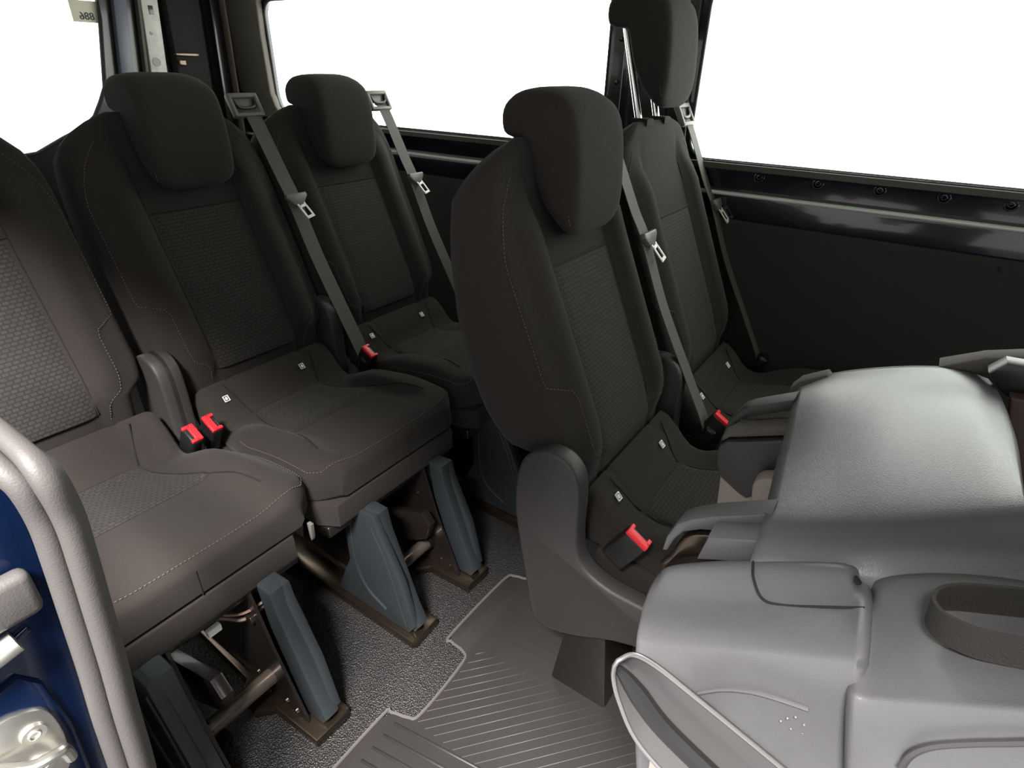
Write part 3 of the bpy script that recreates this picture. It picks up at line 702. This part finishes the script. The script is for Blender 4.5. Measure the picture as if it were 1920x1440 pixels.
xz('hook_wedge', [(-.106, .768), (-.102, .792), (-.03, .828), (-.03, .79)], .722, .742, 'brown', .002, h2)
xz('bracket_rim', [(-.136, .748), (-.130, .766), (-.121, .776), (-.03, .816), (-.03, .83), (-.118, .789), (-.130, .776)], .70, .728, 'trimcloth', .002)
h3 = xz('latch_hook', [(-.083, .786), (-.079, .811), (-.069, .826), (-.04, .845), (-.03, .835), (-.062, .813), (-.072, .800), (-.077, .788)], .82, .845, 'trimcloth', .002)
xz('far_rim', [(.075, .886), (.115, .909), (.15, .921), (.24, .935), (.24, .915), (.150, .903), (.115, .888)], .835, .87, 'trimcloth', .004)
xz('rear_cap', [(.118, .905), (.130, .921), (.24, .926), (.24, .85), (.149, .878), (.134, .888)], .80, .83, 'black', .004)
xz('side_wall', [(.142, .891), (.24, .90), (.24, .70), (.18, .70), (.165, .80)], .78, .80, 'brown', .004)

# ------------------------------------------------------------------ door seal and door jamb in the left foreground
P = cr([(-1.05, .06, 1.0), (-.80, .074, .907 + .03), (-.62, .084, .930), (-.55, 0.087, 0.922), (-0.52, 0.091, 0.904), (-0.52, 0.094, 0.861), (-0.52, 0.091, 0.814), (-0.52, 0.086, 0.756), (-0.52, 0.08, 0.688), (-0.52, 0.073, 0.621), (-0.52, 0.066, 0.538), (-0.52, 0.055, 0.425), (-.52, .05, .25), (-.52, .05, .03)], 8)
def seal_part(name, prof, material, parent=None, k=1):
    bm = bmesh.new(); rings = []
    for i, p in enumerate(P):
        t = (P[min(i + 1, len(P) - 1)] - P[max(i - 1, 0)]).normalized()
        wv = Vector((.70, .71, 0)); wv = (wv - t * wv.dot(t)).normalized(); n = t.cross(wv)
        if n.y > 0: n = -n
        rings.append([p + wv * a * .56 + n * b * .7 for a, b in prof])
    add_loft(bm, rings); return obj(name, bm, material, parent, sharp=50)
flat = [(.000, .004), (.006, .012), (.016, .015), (.026, .012), (.0325, .004), (.033, -.006), (.030, -.02), (.0, -.02)]
bulb = [(-.017 + .0175 * math.cos(2 * PI * k / 14), .0 + .0145 * math.sin(2 * PI * k / 14)) for k in range(14)]
ds = seal_part('door_seal', bulb, 'rubber'); tag(ds, 'thick grey rubber door seal curving down the left edge of the opening', 'door seal')
seal_part('ribbed_lip', flat, 'rubber', ds)
edge = [(p.y - .006, p.z) for p in P if .1 < p.z < 1.02]
edge = [(y, z) for y, z in edge if z < .905]
jamb = [(-.30, .90), (.06, .905)] + edge + [(.03, .10), (-.30, .10)]
bm = bmesh.new(); add_prism(bm, jamb, -.60, -.568, axis='x', bev=.004); jb = struct(obj('trim_6', bm, 'bluepaint'))
bm = bmesh.new(); add_prism(bm, [(-.20, .61), (-.02, .685), (.030, .695), (.043, .672), (.047, .60), (.035, .40), (-.20, .40)], -.572, -.560, axis='x', bev=.006); obj('raised_panel', bm, 'bluepaint', jb)
bm = bmesh.new(); add_prism(bm, [(-.20, .66), (.0, .722), (.052, .742), (.054, .735), (.0, .712), (-.20, .650)], -.572, -.562, axis='x', bev=.003); obj('crease', bm, 'bluepaint', jb)
rb = thing('door_guide', (-.56, .03, .76), 'grey rubber guide block with metal bracket on the blue door jamb', 'door guide')
obj('rubber_block', box((.004, .008, .023), (.02, .062, .048), None, .008), 'rubber', rb)
bm = bmesh.new(); add_tube(bm, [(.006, -.06, -.035), (.010, -.01, -.020), (.010, .010, -.016)], .011, 12); obj('roller', bm, 'satin', rb)
sk = thing('door_striker', (-.558, .0, .62), 'shiny metal door striker plate with two bolts at the lower left corner', 'door striker')
bm = bmesh.new(); add_prism(bm, [(-.05, .035), (.0, .047), (.028, .035), (.037, .015), (.036, -.03), (.02, -.07), (-.05, -.09)], -.004, .004, axis='x', bev=.002, smooth_n=3); obj('plate', bm, 'satin', sk)
for (y, z) in ((.019, .012), (.013, -.030)):
    bm = bmesh.new(); add_disc(bm, (.004, y, z), (1, 0, 0), .011, .004, 20, .010); add_torus(bm, (.008, y, z), (1, 0, 0), .0045, .0014, 16, 6); obj('bolt', bm, 'satin', sk)
bm = bmesh.new(); add_tube(bm, cr([(.004, -.022, .012), (.014, -.010, .004), (.022, .006, -.006), (.022, .024, -.012), (.016, .031, -.02), (.008, .033, -.045)], 5), .0055, 10); obj('striker_loop', bm, 'satin', sk)

rel('gap', cr([(.028, .405, .876), (.040, .402, .872), (.050, .392, .860)], 5), .0035, 'seam', bl)
rel('recess_rim', cr([(0.084, 0.2905, 0.848), (0.085, 0.2905, 0.862), (0.091, 0.2905, 0.876), (0.105, 0.2905, 0.893), (0.121, 0.2905, 0.91), (.15, .29, .945)], 5), .002, 'leverbody', br_)
bm = bmesh.new()
for (x, z) in ((0.022, 0.808), (0.025, 0.814), (0.029, 0.819), (0.035, 0.816), (0.029, 0.806), (0.036, .808)): add_disc(bm, (x, .3095, z), (0, -1, 0), .0014, .0008, 8, .0008)
fo('moulded_mark', bm, 'cover', bl)

tb = obj('pull_tab', prism([(-.006, .015), (.006, .015), (.004, -.02), (0, -.028), (-.004, -.02)], -.004, .004, bev=.001), 'bezel')
tb.location = (-.825 + .85, .225, .375); tb.parent = S1
